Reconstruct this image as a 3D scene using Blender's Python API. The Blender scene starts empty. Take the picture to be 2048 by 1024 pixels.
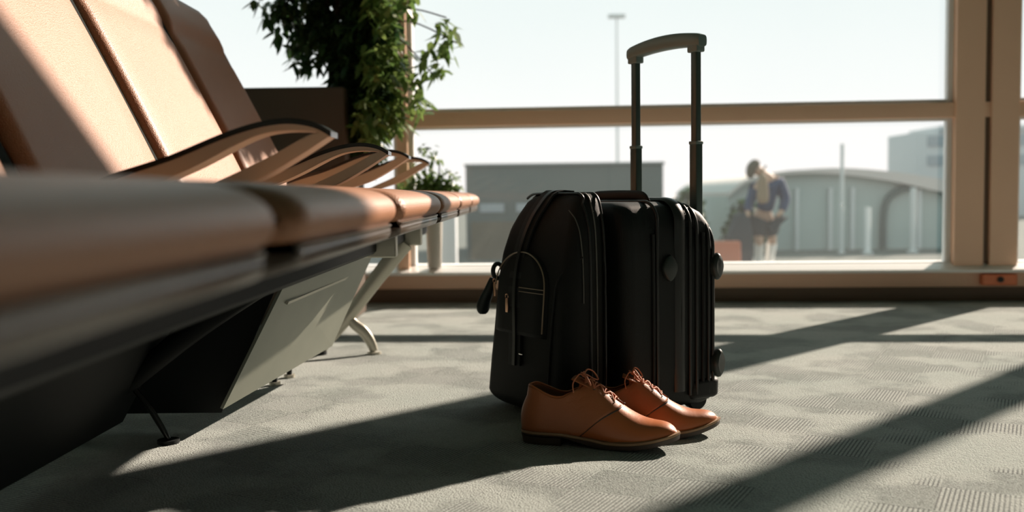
import bpy, bmesh, math, random
from mathutils import Vector, Matrix
from math import sin, cos, pi, radians, sqrt, asin, atan2

S = bpy.context.scene
C = S.collection
rnd = random.Random(7)

# ------------------------------------------------------------ camera
cam_d = bpy.data.cameras.new('camera')
cam = bpy.data.objects.new('camera', cam_d); C.objects.link(cam)
cam_d.sensor_width = 36.0
cam_d.lens = 2000 / 2048 * 36.0
cam_d.clip_start = 0.02
R = Matrix.Rotation(radians(0.8), 4, 'Z') @ Matrix.Rotation(radians(90 - 3.46), 4, 'X') @ Matrix.Rotation(radians(-0.7), 4, 'Z')
cam.matrix_world = Matrix.Translation((0, 0, 0.45)) @ R
cam_d.dof.use_dof = True
cam_d.dof.focus_distance = 1.86
cam_d.dof.aperture_fstop = 3.2
cam_d.dof.aperture_blades = 0
S.camera = cam

# ------------------------------------------------------------ world, sun, exposure
w = bpy.data.worlds.new('sky'); S.world = w; w.use_nodes = True
nt = w.node_tree; bg = nt.nodes['Background']
tc = nt.nodes.new('ShaderNodeTexCoord'); sp = nt.nodes.new('ShaderNodeSeparateXYZ')
rp = nt.nodes.new('ShaderNodeValToRGB')
nt.links.new(tc.outputs['Generated'], sp.inputs[0]); nt.links.new(sp.outputs['Z'], rp.inputs[0])
e = rp.color_ramp.elements
e[0].position = 0.0; e[0].color = (0.93, 0.87, 0.86, 1)
e[1].position = 0.9; e[1].color = (0.25, 0.46, 0.45, 1)
x_ = e.new(0.10); x_.color = (0.84, 0.85, 0.85, 1)
x_ = e.new(0.30); x_.color = (0.66, 0.77, 0.77, 1)
nt.links.new(rp.outputs[0], bg.inputs[0]); bg.inputs[1].default_value = 0.87

sun_d = bpy.data.lights.new('sun', 'SUN'); sun = bpy.data.objects.new('sun', sun_d); C.objects.link(sun)
sun_d.energy = 9.0; sun_d.angle = radians(1.0); sun_d.color = (1.0, 0.81, 0.68)
to_sun = Vector((0.69, 0.724, 1.0 * math.tan(radians(28.3)))).normalized()
sun.rotation_euler = to_sun.to_track_quat('Z', 'Y').to_euler()
sun.location = to_sun * 20

vs = S.view_settings
S.display_settings.display_device = 'sRGB'
vs.view_transform = 'Standard'; vs.look = 'None'; vs.gamma = 1.0; vs.use_curve_mapping = False
vs.exposure = 0.45

# ------------------------------------------------------------ materials
def mat(name, col, rough=0.5, metal=0.0, bump=None, var=None, spec=0.5, coat=0.0, sheen=0.0):
    m = bpy.data.materials.new(name); m.use_nodes = True
    n = m.node_tree; b = n.nodes['Principled BSDF']
    b.inputs['Base Color'].default_value = (*col, 1)
    b.inputs['Roughness'].default_value = rough; b.inputs['Metallic'].default_value = metal
    b.inputs['Specular IOR Level'].default_value = spec
    b.inputs['Coat Weight'].default_value = coat; b.inputs['Coat Roughness'].default_value = 0.38
    b.inputs['Sheen Weight'].default_value = sheen
    t = n.nodes.new('ShaderNodeTexCoord')
    if var:                                  # (scale, second colour)
        ns = n.nodes.new('ShaderNodeTexNoise'); ns.inputs['Scale'].default_value = var[0]
        ns.inputs['Detail'].default_value = 4
        mx = n.nodes.new('ShaderNodeMix'); mx.data_type = 'RGBA'
        n.links.new(t.outputs['Object'], ns.inputs['Vector']); n.links.new(ns.outputs['Fac'], mx.inputs['Factor'])
        mx.inputs['A'].default_value = (*col, 1); mx.inputs['B'].default_value = (*var[1], 1)
        n.links.new(mx.outputs['Result'], b.inputs['Base Color'])
    if bump:                                 # (scale, strength, kind)
        if bump[2] == 'voronoi':
            ns = n.nodes.new('ShaderNodeTexVoronoi'); out = ns.outputs['Distance']
        else:
            ns = n.nodes.new('ShaderNodeTexNoise'); out = ns.outputs['Fac']
        ns.inputs['Scale'].default_value = bump[0]
        bp = n.nodes.new('ShaderNodeBump'); bp.inputs['Strength'].default_value = bump[1]
        bp.inputs['Distance'].default_value = 0.002
        n.links.new(t.outputs['Object'], ns.inputs['Vector']); n.links.new(out, bp.inputs['Height'])
        n.links.new(bp.outputs[0], b.inputs['Normal'])
    return m

M = {}
M['leather'] = mat('seat_leather', (0.38, 0.175, 0.090), 0.46, bump=(420, 0.3, 'voronoi'), var=(6, (0.33, 0.145, 0.072)), spec=0.45, coat=0.08)
M['leather_shell'] = mat('seat_shell', (0.085, 0.062, 0.046), 0.26, spec=0.7)
M['back_shell'] = mat('back_shell', (0.010, 0.014, 0.012), 0.8, spec=0.08)
M['steel'] = mat('brushed_steel', (0.50, 0.48, 0.40), 0.36, 0.35)
M['chrome'] = mat('chrome', (0.75, 0.74, 0.72), 0.12, 1.0)
M['arm_black'] = mat('armrest_black', (0.015, 0.017, 0.016), 0.18)
M['panel'] = mat('grey_panel', (0.27, 0.28, 0.23), 0.42, 0.35, var=(9, (0.20, 0.22, 0.18)))
M['black_metal'] = mat('black_metal', (0.006, 0.008, 0.008), 0.6, spec=0.25)
M['bag'] = mat('black_canvas', (0.007, 0.009, 0.008), 0.7, spec=0.3, bump=(900, 0.25, 'noise'), var=(14, (0.005, 0.007, 0.006)))
M['bag_dark'] = mat('black_webbing', (0.006, 0.008, 0.008), 0.7, bump=(1200, 0.4, 'voronoi'))
M['case'] = mat('black_suitcase', (0.004, 0.006, 0.0055), 0.55, spec=0.3, bump=(800, 0.2, 'noise'))
M['piping'] = mat('black_piping', (0.012, 0.014, 0.013), 0.4)
M['grey_seam'] = mat('grey_seam', (0.12, 0.12, 0.105), 0.5)
M['tan_piping'] = mat('tan_piping', (0.30, 0.22, 0.14), 0.5)
M['rubber'] = mat('rubber', (0.018, 0.026, 0.023), 0.45)
M['handle'] = mat('handle_plastic', (0.15, 0.21, 0.195), 0.35)
M['pole'] = mat('handle_pole', (0.05, 0.08, 0.07), 0.35, 0.2)
M['copper'] = mat('copper_zip', (0.85, 0.50, 0.34), 0.28, 1.0)
M['shoe'] = mat('shoe_leather', (0.47, 0.150, 0.046), 0.42, bump=(160, 0.12, 'noise'), var=(10, (0.37, 0.105, 0.03)), spec=0.45)
M['shoe_quarter'] = mat('shoe_quarter_leather', (0.40, 0.135, 0.045), 0.5, bump=(300, 0.15, 'noise'), var=(12, (0.32, 0.10, 0.034)))
M['lining'] = mat('shoe_lining', (0.20, 0.085, 0.035), 0.7)
M['sole'] = mat('shoe_sole', (0.045, 0.028, 0.018), 0.45)
M['welt'] = mat('shoe_welt', (0.28, 0.17, 0.09), 0.5)
M['lace'] = mat('shoe_lace', (0.50, 0.17, 0.08), 0.6)
M['frame'] = mat('window_frame_tan', (0.84, 0.56, 0.39), 0.4, var=(3, (0.78, 0.51, 0.35)))
M['frame_edge'] = mat('window_frame_grey', (0.78, 0.80, 0.80), 0.35)
M['sill'] = mat('sill_aluminium', (0.90, 0.89, 0.87), 0.3, 0.1)
M['base'] = mat('baseboard_dark', (0.14, 0.088, 0.055), 0.5)
M['wall'] = mat('wall_paint', (0.36, 0.43, 0.40), 0.8)
M['ceiling'] = mat('ceiling_paint', (0.23, 0.36, 0.33), 0.9)
M['planter'] = mat('dark_brown_wood', (0.11, 0.080, 0.058), 0.6, var=(5, (0.09, 0.066, 0.048)))
M['soil'] = mat('soil', (0.03, 0.02, 0.012), 0.9)
M['bark'] = mat('bark', (0.045, 0.032, 0.02), 0.9, bump=(60, 0.6, 'noise'))
M['pot'] = mat('pale_pot', (0.50, 0.48, 0.43), 0.6)
M['orange'] = mat('orange_box', (0.85, 0.26, 0.12), 0.5)
M['blackhole'] = mat('black_knob', (0.01, 0.01, 0.01), 0.5)

def leafmat(name, a, b_, tr):
    m = bpy.data.materials.new(name); m.use_nodes = True; n = m.node_tree
    b = n.nodes['Principled BSDF']; out = n.nodes['Material Output']
    g = n.nodes.new('ShaderNodeNewGeometry'); mx = n.nodes.new('ShaderNodeMix'); mx.data_type = 'RGBA'
    n.links.new(g.outputs['Random Per Island'], mx.inputs['Factor'])
    mx.inputs['A'].default_value = (*a, 1); mx.inputs['B'].default_value = (*b_, 1)
    n.links.new(mx.outputs['Result'], b.inputs['Base Color']); b.inputs['Roughness'].default_value = 0.4
    t = n.nodes.new('ShaderNodeBsdfTranslucent'); n.links.new(mx.outputs['Result'], t.inputs[0])
    s = n.nodes.new('ShaderNodeMixShader'); s.inputs[0].default_value = tr
    n.links.new(b.outputs[0], s.inputs[1]); n.links.new(t.outputs[0], s.inputs[2]); n.links.new(s.outputs[0], out.inputs[0])
    return m
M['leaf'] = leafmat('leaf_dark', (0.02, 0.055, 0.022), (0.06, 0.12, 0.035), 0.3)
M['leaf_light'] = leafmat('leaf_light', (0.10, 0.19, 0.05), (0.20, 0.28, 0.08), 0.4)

def glass():
    m = bpy.data.materials.new('haze_veil_glass'); m.use_nodes = True; n = m.node_tree
    for x in list(n.nodes):
        if x.type == 'BSDF_PRINCIPLED': n.nodes.remove(x)
    out = n.nodes['Material Output']
    tr = n.nodes.new('ShaderNodeBsdfTransparent'); tr.inputs[0].default_value = (0.97, 0.985, 0.98, 1)
    gl = n.nodes.new('ShaderNodeBsdfGlossy'); gl.inputs['Roughness'].default_value = 0.02
    fr = n.nodes.new('ShaderNodeFresnel'); fr.inputs[0].default_value = 1.25
    a = n.nodes.new('ShaderNodeMixShader'); n.links.new(fr.outputs[0], a.inputs[0])
    n.links.new(tr.outputs[0], a.inputs[1]); n.links.new(gl.outputs[0], a.inputs[2])
    tl = n.nodes.new('ShaderNodeBsdfTranslucent'); tl.inputs[0].default_value = (0.9, 0.92, 0.92, 1)  # translucent share added to the panes as a veil of outdoor haze
    t = n.nodes.new('ShaderNodeTexCoord'); ns = n.nodes.new('ShaderNodeTexNoise'); ns.inputs['Scale'].default_value = 1.3
    ns.inputs['Detail'].default_value = 6
    mr = n.nodes.new('ShaderNodeMapRange'); mr.inputs['To Min'].default_value = 0.006; mr.inputs['To Max'].default_value = 0.024
    n.links.new(t.outputs['Object'], ns.inputs['Vector']); n.links.new(ns.outputs['Fac'], mr.inputs['Value'])
    b = n.nodes.new('ShaderNodeMixShader'); n.links.new(mr.outputs[0], b.inputs[0])
    n.links.new(a.outputs[0], b.inputs[1]); n.links.new(tl.outputs[0], b.inputs[2]); n.links.new(b.outputs[0], out.inputs[0])
    return m
M['glass'] = glass()

def carpet():
    m = bpy.data.materials.new('carpet'); m.use_nodes = True; n = m.node_tree; L = n.links.new
    b = n.nodes['Principled BSDF']; b.inputs['Roughness'].default_value = 0.95
    b.inputs['Specular IOR Level'].default_value = 0.15
    b.inputs['Sheen Weight'].default_value = 0.25; b.inputs['Sheen Roughness'].default_value = 0.5
    t = n.nodes.new('ShaderNodeTexCoord'); mp = n.nodes.new('ShaderNodeMapping')
    mp.inputs['Rotation'].default_value = (0, 0, radians(27)); L(t.outputs['Object'], mp.inputs[0])
    ch = n.nodes.new('ShaderNodeTexChecker'); ch.inputs['Scale'].default_value = 8.0
    ch.inputs[1].default_value = (0, 0, 0, 1); ch.inputs[2].default_value = (1, 1, 1, 1); L(mp.outputs[0], ch.inputs[0])
    def wave(axis, sc):
        wv = n.nodes.new('ShaderNodeTexWave'); wv.bands_direction = axis; wv.wave_profile = 'SIN'
        wv.inputs['Scale'].default_value = sc; wv.inputs['Distortion'].default_value = 0.6
        wv.inputs['Detail'].default_value = 2; wv.inputs['Detail Scale'].default_value = 3
        L(mp.outputs[0], wv.inputs[0]); return wv.outputs['Fac']
    wx, wy = wave('X', 47), wave('Y', 47)
    mx = n.nodes.new('ShaderNodeMix'); L(ch.outputs['Color'], mx.inputs['Factor'])
    mx.data_type = 'FLOAT'; L(wx, mx.inputs['A']); L(wy, mx.inputs['B'])
    # ribs show in patches
    n1 = n.nodes.new('ShaderNodeTexNoise'); n1.inputs['Scale'].default_value = 4.5; n1.inputs['Detail'].default_value = 3; L(mp.outputs[0], n1.inputs[0])
    r1 = n.nodes.new('ShaderNodeMapRange'); r1.inputs['From Min'].default_value = 0.44; r1.inputs['From Max'].default_value = 0.54; L(n1.outputs['Fac'], r1.inputs['Value'])
    rib = n.nodes.new('ShaderNodeMath'); rib.operation = 'MULTIPLY'
    pw = n.nodes.new('ShaderNodeMath'); pw.operation = 'POWER'; pw.inputs[1].default_value = 2.2; L(mx.outputs['Result'], pw.inputs[0]); L(pw.outputs[0], rib.inputs[0]); L(r1.outputs[0], rib.inputs[1])
    vo = n.nodes.new('ShaderNodeTexVoronoi'); vo.inputs['Scale'].default_value = 330; L(mp.outputs[0], vo.inputs[0])
    n2 = n.nodes.new('ShaderNodeTexNoise'); n2.inputs['Scale'].default_value = 3.0; n2.inputs['Detail'].default_value = 8; L(mp.outputs[0], n2.inputs[0])
    c1 = n.nodes.new('ShaderNodeMix'); c1.data_type = 'RGBA'; L(n2.outputs['Fac'], c1.inputs['Factor'])
    c1.inputs['A'].default_value = (0.34, 0.42, 0.39, 1); c1.inputs['B'].default_value = (0.52, 0.54, 0.51, 1)
    c2 = n.nodes.new('ShaderNodeMix'); c2.data_type = 'RGBA'; L(rib.outputs[0], c2.inputs['Factor'])
    L(c1.outputs['Result'], c2.inputs['A']); c2.inputs['B'].default_value = (0.075, 0.10, 0.097, 1)
    c3 = n.nodes.new('ShaderNodeMix'); c3.data_type = 'RGBA'; c3.blend_type = 'MULTIPLY'; c3.inputs['Factor'].default_value = 0.55
    vr = n.nodes.new('ShaderNodeMapRange'); vr.inputs['From Max'].default_value = 0.7; vr.inputs['To Min'].default_value = 1.1; vr.inputs['To Max'].default_value = 0.35
    L(vo.outputs['Distance'], vr.inputs['Value']); L(c2.outputs['Result'], c3.inputs['A']); L(vr.outputs[0], c3.inputs['B'])
    L(c3.outputs['Result'], b.inputs['Base Color'])
    ad = n.nodes.new('ShaderNodeMath'); ad.operation = 'MULTIPLY_ADD'; L(vo.outputs['Distance'], ad.inputs[0]); ad.inputs[1].default_value = -1.0
    ng = n.nodes.new('ShaderNodeMath'); ng.operation = 'MULTIPLY'; ng.inputs[1].default_value = -0.8; L(rib.outputs[0], ng.inputs[0]); L(ng.outputs[0], ad.inputs[2])
    bp = n.nodes.new('ShaderNodeBump'); bp.inputs['Strength'].default_value = 0.7; bp.inputs['Distance'].default_value = 0.003
    L(ad.outputs[0], bp.inputs['Height']); L(bp.outputs[0], b.inputs['Normal'])
    return m
M['carpet'] = carpet()

# ------------------------------------------------------------ helpers
def me_obj(name, verts, faces, m, parent=None, smooth=True, auto=None):
    me = bpy.data.meshes.new(name); me.from_pydata([tuple(v) for v in verts], [], faces); me.update()
    bm = bmesh.new(); bm.from_mesh(me); bmesh.ops.recalc_face_normals(bm, faces=bm.faces); bm.to_mesh(me); bm.free()
    if smooth:
        for p in me.polygons: p.use_smooth = True
        if auto is not None: me.set_sharp_from_angle(angle=radians(auto))
    o = bpy.data.objects.new(name, me); C.objects.link(o)
    if m: me.materials.append(m)
    if parent: o.parent = parent
    return o

def bm_obj(name, bm, m, parent=None, smooth=True, auto=40):
    bmesh.ops.recalc_face_normals(bm, faces=bm.faces)
    me = bpy.data.meshes.new(name); bm.to_mesh(me); bm.free()
    if smooth:
        for p in me.polygons: p.use_smooth = True
        me.set_sharp_from_angle(angle=radians(auto))
    o = bpy.data.objects.new(name, me); C.objects.link(o); me.materials.append(m)
    if parent: o.parent = parent
    return o

def box_bm(bm, a, b, bev=0.0):
    r = bmesh.ops.create_cube(bm, size=1.0); v = r['verts']
    c = [(a[i] + b[i]) / 2 for i in range(3)]; s = [abs(b[i] - a[i]) for i in range(3)]
    for q in v: q.co = Vector((c[0] + q.co.x * s[0], c[1] + q.co.y * s[1], c[2] + q.co.z * s[2]))
    if bev:
        es = list({e_ for q in v for e_ in q.link_edges})
        bmesh.ops.bevel(bm, geom=es, offset=bev, segments=3, affect='EDGES', profile=0.5)

def box(name, a, b, m, parent=None, bev=0.0):
    bm = bmesh.new(); box_bm(bm, a, b, bev)
    return bm_obj(name, bm, m, parent, smooth=bev > 0)

def smooth_path(pts, sub=6, closed=False):
    P = [Vector(p) for p in pts]; n = len(P); out = []
    rng = range(n if closed else n - 1)
    for i in rng:
        p0 = P[(i - 1) % n] if closed or i > 0 else P[i]; p1 = P[i]; p2 = P[(i + 1) % n]
        p3 = P[(i + 2) % n] if closed or i + 2 < n else p2
        for k in range(sub):
            t = k / sub
            out.append(0.5 * ((2 * p1) + (p2 - p0) * t + (2 * p0 - 5 * p1 + 4 * p2 - p3) * t * t + (3 * p1 - p0 - 3 * p2 + p3) * t ** 3))
    if not closed: out.append(P[-1])
    return out

def tube_data(pts, r, seg=8, closed=False, flat=1.0, up=None):
    P = [Vector(p) for p in pts]; n = len(P); V = []; F = []
    prev = None
    for i in range(n):
        a = P[(i - 1) % n] if closed or i > 0 else P[i]; b = P[(i + 1) % n] if closed or i < n - 1 else P[i]
        t = (b - a).normalized()
        if up is not None: s = t.cross(Vector(up))
        elif prev is None: s = t.cross(Vector((0, 0, 1)) if abs(t.z) < 0.9 else Vector((1, 0, 0)))
        else: s = prev - t * prev.dot(t)
        if s.length < 1e-6: s = t.orthogonal()
        s.normalize(); prev = s; u = s.cross(t)
        rr = r[i] if isinstance(r, (list, tuple)) else r
        for k in range(seg):
            th = 2 * pi * k / seg; V.append(P[i] + s * cos(th) * rr + u * sin(th) * rr * flat)
    for i in range(n if closed else n - 1):
        for k in range(seg):
            j = (i + 1) % n; F.append((i * seg + k, i * seg + (k + 1) % seg, j * seg + (k + 1) % seg, j * seg + k))
    if not closed:
        F.append(tuple(range(seg))[::-1]); F.append(tuple((n - 1) * seg + k for k in range(seg)))
    return V, F

def merge(parts):
    V = []; F = []
    for v, f in parts:
        o = len(V); V += list(v); F += [tuple(i + o for i in q) for q in f]
    return V, F

def tube(name, pts, r, m, parent=None, seg=8, closed=False, flat=1.0, up=None, sub=0):
    if sub: pts = smooth_path(pts, sub, closed)
    return me_obj(name, *tube_data(pts, r, seg, closed, flat, up), m, parent, auto=60)

def loft(sections, cap=True):
    n = len(sections[0]); V = [p for s in sections for p in s]; F = []
    for i in range(len(sections) - 1):
        for k in range(n):
            F.append((i * n + k, i * n + (k + 1) % n, (i + 1) * n + (k + 1) % n, (i + 1) * n + k))
    if cap:
        F.append(tuple(range(n))[::-1]); F.append(tuple((len(sections) - 1) * n + k for k in range(n)))
    return V, F

def inset_profile(P, d):
    n = len(P); out = []
    area = sum(P[i][0] * P[(i + 1) % n][1] - P[(i + 1) % n][0] * P[i][1] for i in range(n))
    sg = 1 if area > 0 else -1
    for i in range(n):
        a, b = P[i - 1], P[(i + 1) % n]; tx, ty = b[0] - a[0], b[1] - a[1]; l = math.hypot(tx, ty) or 1
        out.append((P[i][0] - sg * ty / l * d, P[i][1] + sg * tx / l * d))
    return out

def sweep_y(name, prof, y0, y1, r, m, parent, warp=None, steps=6, mid=6, smooth_prof=4):
    """closed profile of (depth behind the camera plane, height), swept along the row with rounded ends"""
    P = [(p.x, p.y) for p in smooth_path([(a, b, 0) for a, b in prof], smooth_prof, True)] if smooth_prof else prof
    st = []
    for k in range(steps + 1):
        a = k / steps * pi / 2; st.append((y0 + r * (1 - sin(a)) * 0 + r * (1 - cos(a)), r * (1 - sin(a))))
    for k in range(1, mid): st.append((y0 + r + (y1 - y0 - 2 * r) * k / mid, 0))
    st2 = [(y1 - (q - y0), i) for q, i in st[:steps + 1]][::-1]
    st = st + st2
    sec = []
    for y, d in st:
        Q = inset_profile(P, d) if d > 0 else P
        if warp: Q = [warp(y, q) for q in Q]
        sec.append([Vector((-q[0], y, q[1])) for q in Q])
    V, F = loft(sec)
    return me_obj(name, V, F, m, parent, auto=50)

def empty(name, loc, label, cat, group=None, rot=0):
    o = bpy.data.objects.new(name, None); C.objects.link(o); o.location = loc; o.rotation_euler = (0, 0, rot)
    o.empty_display_size = 0.05
    o['label'] = label; o['category'] = cat
    if group: o['group'] = group
    return o
def tag(o, label, cat, group=None):
    o['label'] = label; o['category'] = cat
    if group: o['group'] = group
    return o
def struct(o, label=None):
    o['kind'] = 'structure'
    return o


# ------------------------------------------------------------ the room
struct(box('floor', (-5, -4, -0.1), (6.5, 4.6, 0), M['carpet']), 'grey green ribbed carpet floor')
struct(box('ceiling', (-5, -4, 3.3), (6.5, 4.75, 3.4), M['ceiling']), 'plain ceiling of the waiting hall')
struct(box('wall_left', (-5.1, -4, 0), (-5, 4.75, 3.3), M['wall']), 'plain left wall of the hall')
struct(box('wall_right', (6.5, -4, 0), (6.6, 4.0, 3.3), M['wall']), 'plain right wall of the hall')
M['back_wall'] = mat('back_wall_pale', (0.70, 0.82, 0.77), 0.8)
struct(box('wall_back', (-5, -4.1, 0), (6.5, -4, 3.3), M['back_wall']), 'plain wall behind the viewer')

# window wall in its own frame: s along the wall, d into the room is negative
WALL = Matrix.Translation((0, 4.187, 0)) @ Matrix.Rotation(-math.asin(0.0677), 4, 'Z')
def wbox(name, s0, s1, d0, d1, z0, z1, m, parent=None, bev=0.003):
    o = box(name, (s0, d0, z0), (s1, d1, z1), m, None, bev)
    if parent: o.parent = parent
    else: o.matrix_world = WALL
    return o
SL, SR = -4.95, 6.4
struct(wbox('baseboard_front', SL, SR, 0.0, 0.14, 0, 0.058, M['base']), 'dark baseboard under the windows')
struct(wbox('trim_1', SL, SR, -0.004, 0.14, 0.058, 0.118, M['frame']), 'brown band below the window sill')
def sill_bm():
    bm = bmesh.new(); P = [(-0.052, 0.119), (-0.055, 0.122), (-0.055, 0.129), (-0.052, 0.132), (0.0, 0.148), (0.03, 0.156), (0.16, 0.156), (0.16, 0.118)]
    a = [bm.verts.new((SL, y, z)) for y, z in P]; f = bm.faces.new(a)
    q = bmesh.ops.extrude_face_region(bm, geom=[f])
    for v in q['geom']:
        if isinstance(v, bmesh.types.BMVert): v.co.x = SR
    return bm
sl_ = bm_obj('trim_2', sill_bm(), M['sill'], auto=25); sl_.matrix_world = WALL
struct(sl_, 'bright metal window sill')
struct(wbox('trim_3', SL, SR, 0.0, 0.09, 0.742, 0.802, M['frame']), 'tan horizontal rail across the windows')
struct(wbox('trim_4', SL, SR, 0.0, 0.12, 3.2, 3.3, M['frame']), 'tan head frame at the top of the windows')
posts = [(-4.95, -4.85), (-2.98, -2.92), (-0.539, -0.493), (1.735, 1.849), (1.874, 1.981), (2.74, 2.86), (4.9, 5.0), (6.3, 6.4)]
for i, (a, b) in enumerate(posts):
    p = wbox('trim_%d' % (5 + i), a, b, -0.012, 0.11, 0.142, 3.2, M['frame'])
    struct(p, 'tan vertical window post')
g = struct(wbox('trim_20', 1.845, 1.878, 0.01, 0.10, 0.142, 3.2, M['base']), 'dark groove between the two right hand posts')
bays = [(-4.85, -2.98), (-2.92, -0.539), (-0.493, 1.735), (1.981, 2.74), (2.86, 4.9), (5.0, 6.3)]
for i, (a, b) in enumerate(bays):
    bm = bmesh.new()
    for z0, z1 in ((0.142, 0.742), (0.802, 3.2)):
        f = 0.020
        box_bm(bm, (a, 0.03, z0), (a + f, 0.07, z1)); box_bm(bm, (b - f, 0.03, z0), (b, 0.07, z1))
        box_bm(bm, (a + f, 0.03, z0), (b - f, 0.07, z0 + f * .8)); box_bm(bm, (a + f, 0.03, z1 - f * .5), (b - f, 0.07, z1))
    fr = bm_obj('window_%d' % (i + 1), bm, M['frame_edge'], smooth=False); fr.matrix_world = WALL
    struct(fr, 'tall window bay with grey glazing frame')
    box('lower_pane', (a + f, 0.047, 0.142 + f * .8), (b - f, 0.053, 0.742 - f * .5), M['glass'], fr)
    box('upper_pane', (a + f, 0.047, 0.802 + f * .8), (b - f, 0.053, 3.2 - f * .5), M['glass'], fr)

ob = empty('orange_box', (0, 0, 0), 'small orange box with a black knob under the window sill at right', 'box')
ob.matrix_world = WALL @ Matrix.Translation((1.905, 0, 0.0665))
box('housing', (-0.068, -0.042, 0.0), (0.068, -0.004, 0.046), M['orange'], ob, 0.006)
tube('knob', [(0, -0.042, 0.024), (0, -0.050, 0.024)], 0.012, M['blackhole'], ob, 14)

# ------------------------------------------------------------ the bench
bench = empty('beam_seating', (-0.4, 1.8, 0), 'row of joined tan leather waiting seats on a metal beam', 'bench')
def B(o):                                   # parts are built in world coordinates; shift them into the bench frame
    o.data.transform(Matrix.Translation((0.4, -1.8, 0))); return o

cush = [(0.17, 0.419), (0.162, 0.432), (0.168, 0.447), (0.19, 0.458), (0.23, 0.4635), (0.30, 0.466), (0.40, 0.463), (0.52, 0.452), (0.63, 0.456), (0.655, 0.440), (0.645, 0.418), (0.5, 0.412), (0.3, 0.412), (0.19, 0.413)]
shell = [(0.180, 0.417), (0.170, 0.411), (0.170, 0.403), (0.178, 0.396), (0.22, 0.386), (0.32, 0.370), (0.45, 0.362), (0.6, 0.37), (0.69, 0.39), (0.68, 0.412), (0.5, 0.413), (0.3, 0.413)]
seats = [(0.06, 0.662), (0.735, 1.27), (1.345, 1.94), (2.0, 2.51), (2.57, 3.04), (3.10, 3.55)]
for i, (a, b) in enumerate(seats):
    B(sweep_y('seat_cushion', cush, a, b, 0.022, M['leather'], bench, mid=8))
    B(sweep_y('seat_shell', shell, a + 0.012, b - 0.012, 0.008, M['leather_shell'], bench))

def back_profile(z0=0.462, z1=0.962, D0=0.655, sl=0.5, th=0.05):
    n = 22; front = []; back = []
    for k in range(n + 1):
        z = z0 + (z1 - z0) * k / n; t = k / n
        D = D0 + sl * (z - z0) - 0.004 * sin(pi * min(1, t / 0.8))
        groove = 0.009 * math.exp(-((z - 0.862) / 0.012) ** 2)
        bulge = 0.005 * math.exp(-((z - 0.915) / 0.035) ** 2)
        front.append((D + groove - bulge, z)); back.append((D + th, z + 0.0))
    top = [(front[-1][0] + 0.008, z1 + 0.016), (front[-1][0] + 0.03, z1 + 0.022), (back[-1][0] - 0.006, z1 + 0.014)]
    bot = [(back[0][0] - 0.01, z0 - 0.02), (front[0][0] + 0.012, z0 - 0.02)]
    return front + top + back[::-1] + bot
backs = [(0.17, 0.70), (0.78, 1.30), (1.365, 1.87), (1.925, 2.42), (2.465, 2.91)]
bp_ = back_profile()
for a, b in backs:
    def warp(y, q, a=a, b=b):
        c = 0.07; d = min(y - a, b - y); k = 0
        if d < c: k = c - sqrt(max(0, c * c - (c - d) ** 2))
        h = (q[1] - 0.44) / 0.54; z = q[1] - k * 0.8 * max(0, h) ** 3
        return (q[0] - (q[1] - z) * 0.5, z)
    bk = B(sweep_y('backrest', bp_, a, b, 0.024, M['leather'], bench, warp=warp, smooth_prof=0, steps=7, mid=8))
    # dark rear shell, a little wider than the cushion
    sh = [(0.700, 0.40), (0.950, 0.925), (0.965, 0.945), (0.975, 0.92), (0.722, 0.39)]
    s = B(sweep_y('rear_shell', sh, a - 0.022, b + 0.022, 0.004, M['back_shell'], bench, smooth_prof=0, steps=2, mid=3))
    et = [(0.664, 0.455), (0.888, 0.902), (0.900, 0.918), (0.925, 0.925), (0.935, 0.915), (0.700, 0.445)]
    B(sweep_y('edge_trim', et, b + 0.001, b + 0.041, 0.006, M['back_shell'], bench, smooth_prof=0, steps=3, mid=2))

def prism(name, outline, y0, y1, m, parent, bev=0.0015):
    bm = bmesh.new(); vs_ = [bm.verts.new((x, y0, z)) for x, z in outline]; f = bm.faces.new(vs_)
    r = bmesh.ops.extrude_face_region(bm, geom=[f])
    for v in r['geom']:
        if isinstance(v, bmesh.types.BMVert): v.co.y = y1
    if bev:
        try: bmesh.ops.bevel(bm, geom=[e_ for e_ in bm.edges if abs(e_.verts[0].co.y - e_.verts[1].co.y) < 1e-6], offset=bev, segments=2, affect='EDGES')
        except Exception: pass
    return bm_obj(name, bm, m, parent, auto=35)
def sp2(pts, sub=5): return [(p.x, p.y) for p in smooth_path([(a, b, 0) for a, b in pts], sub)]

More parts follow.
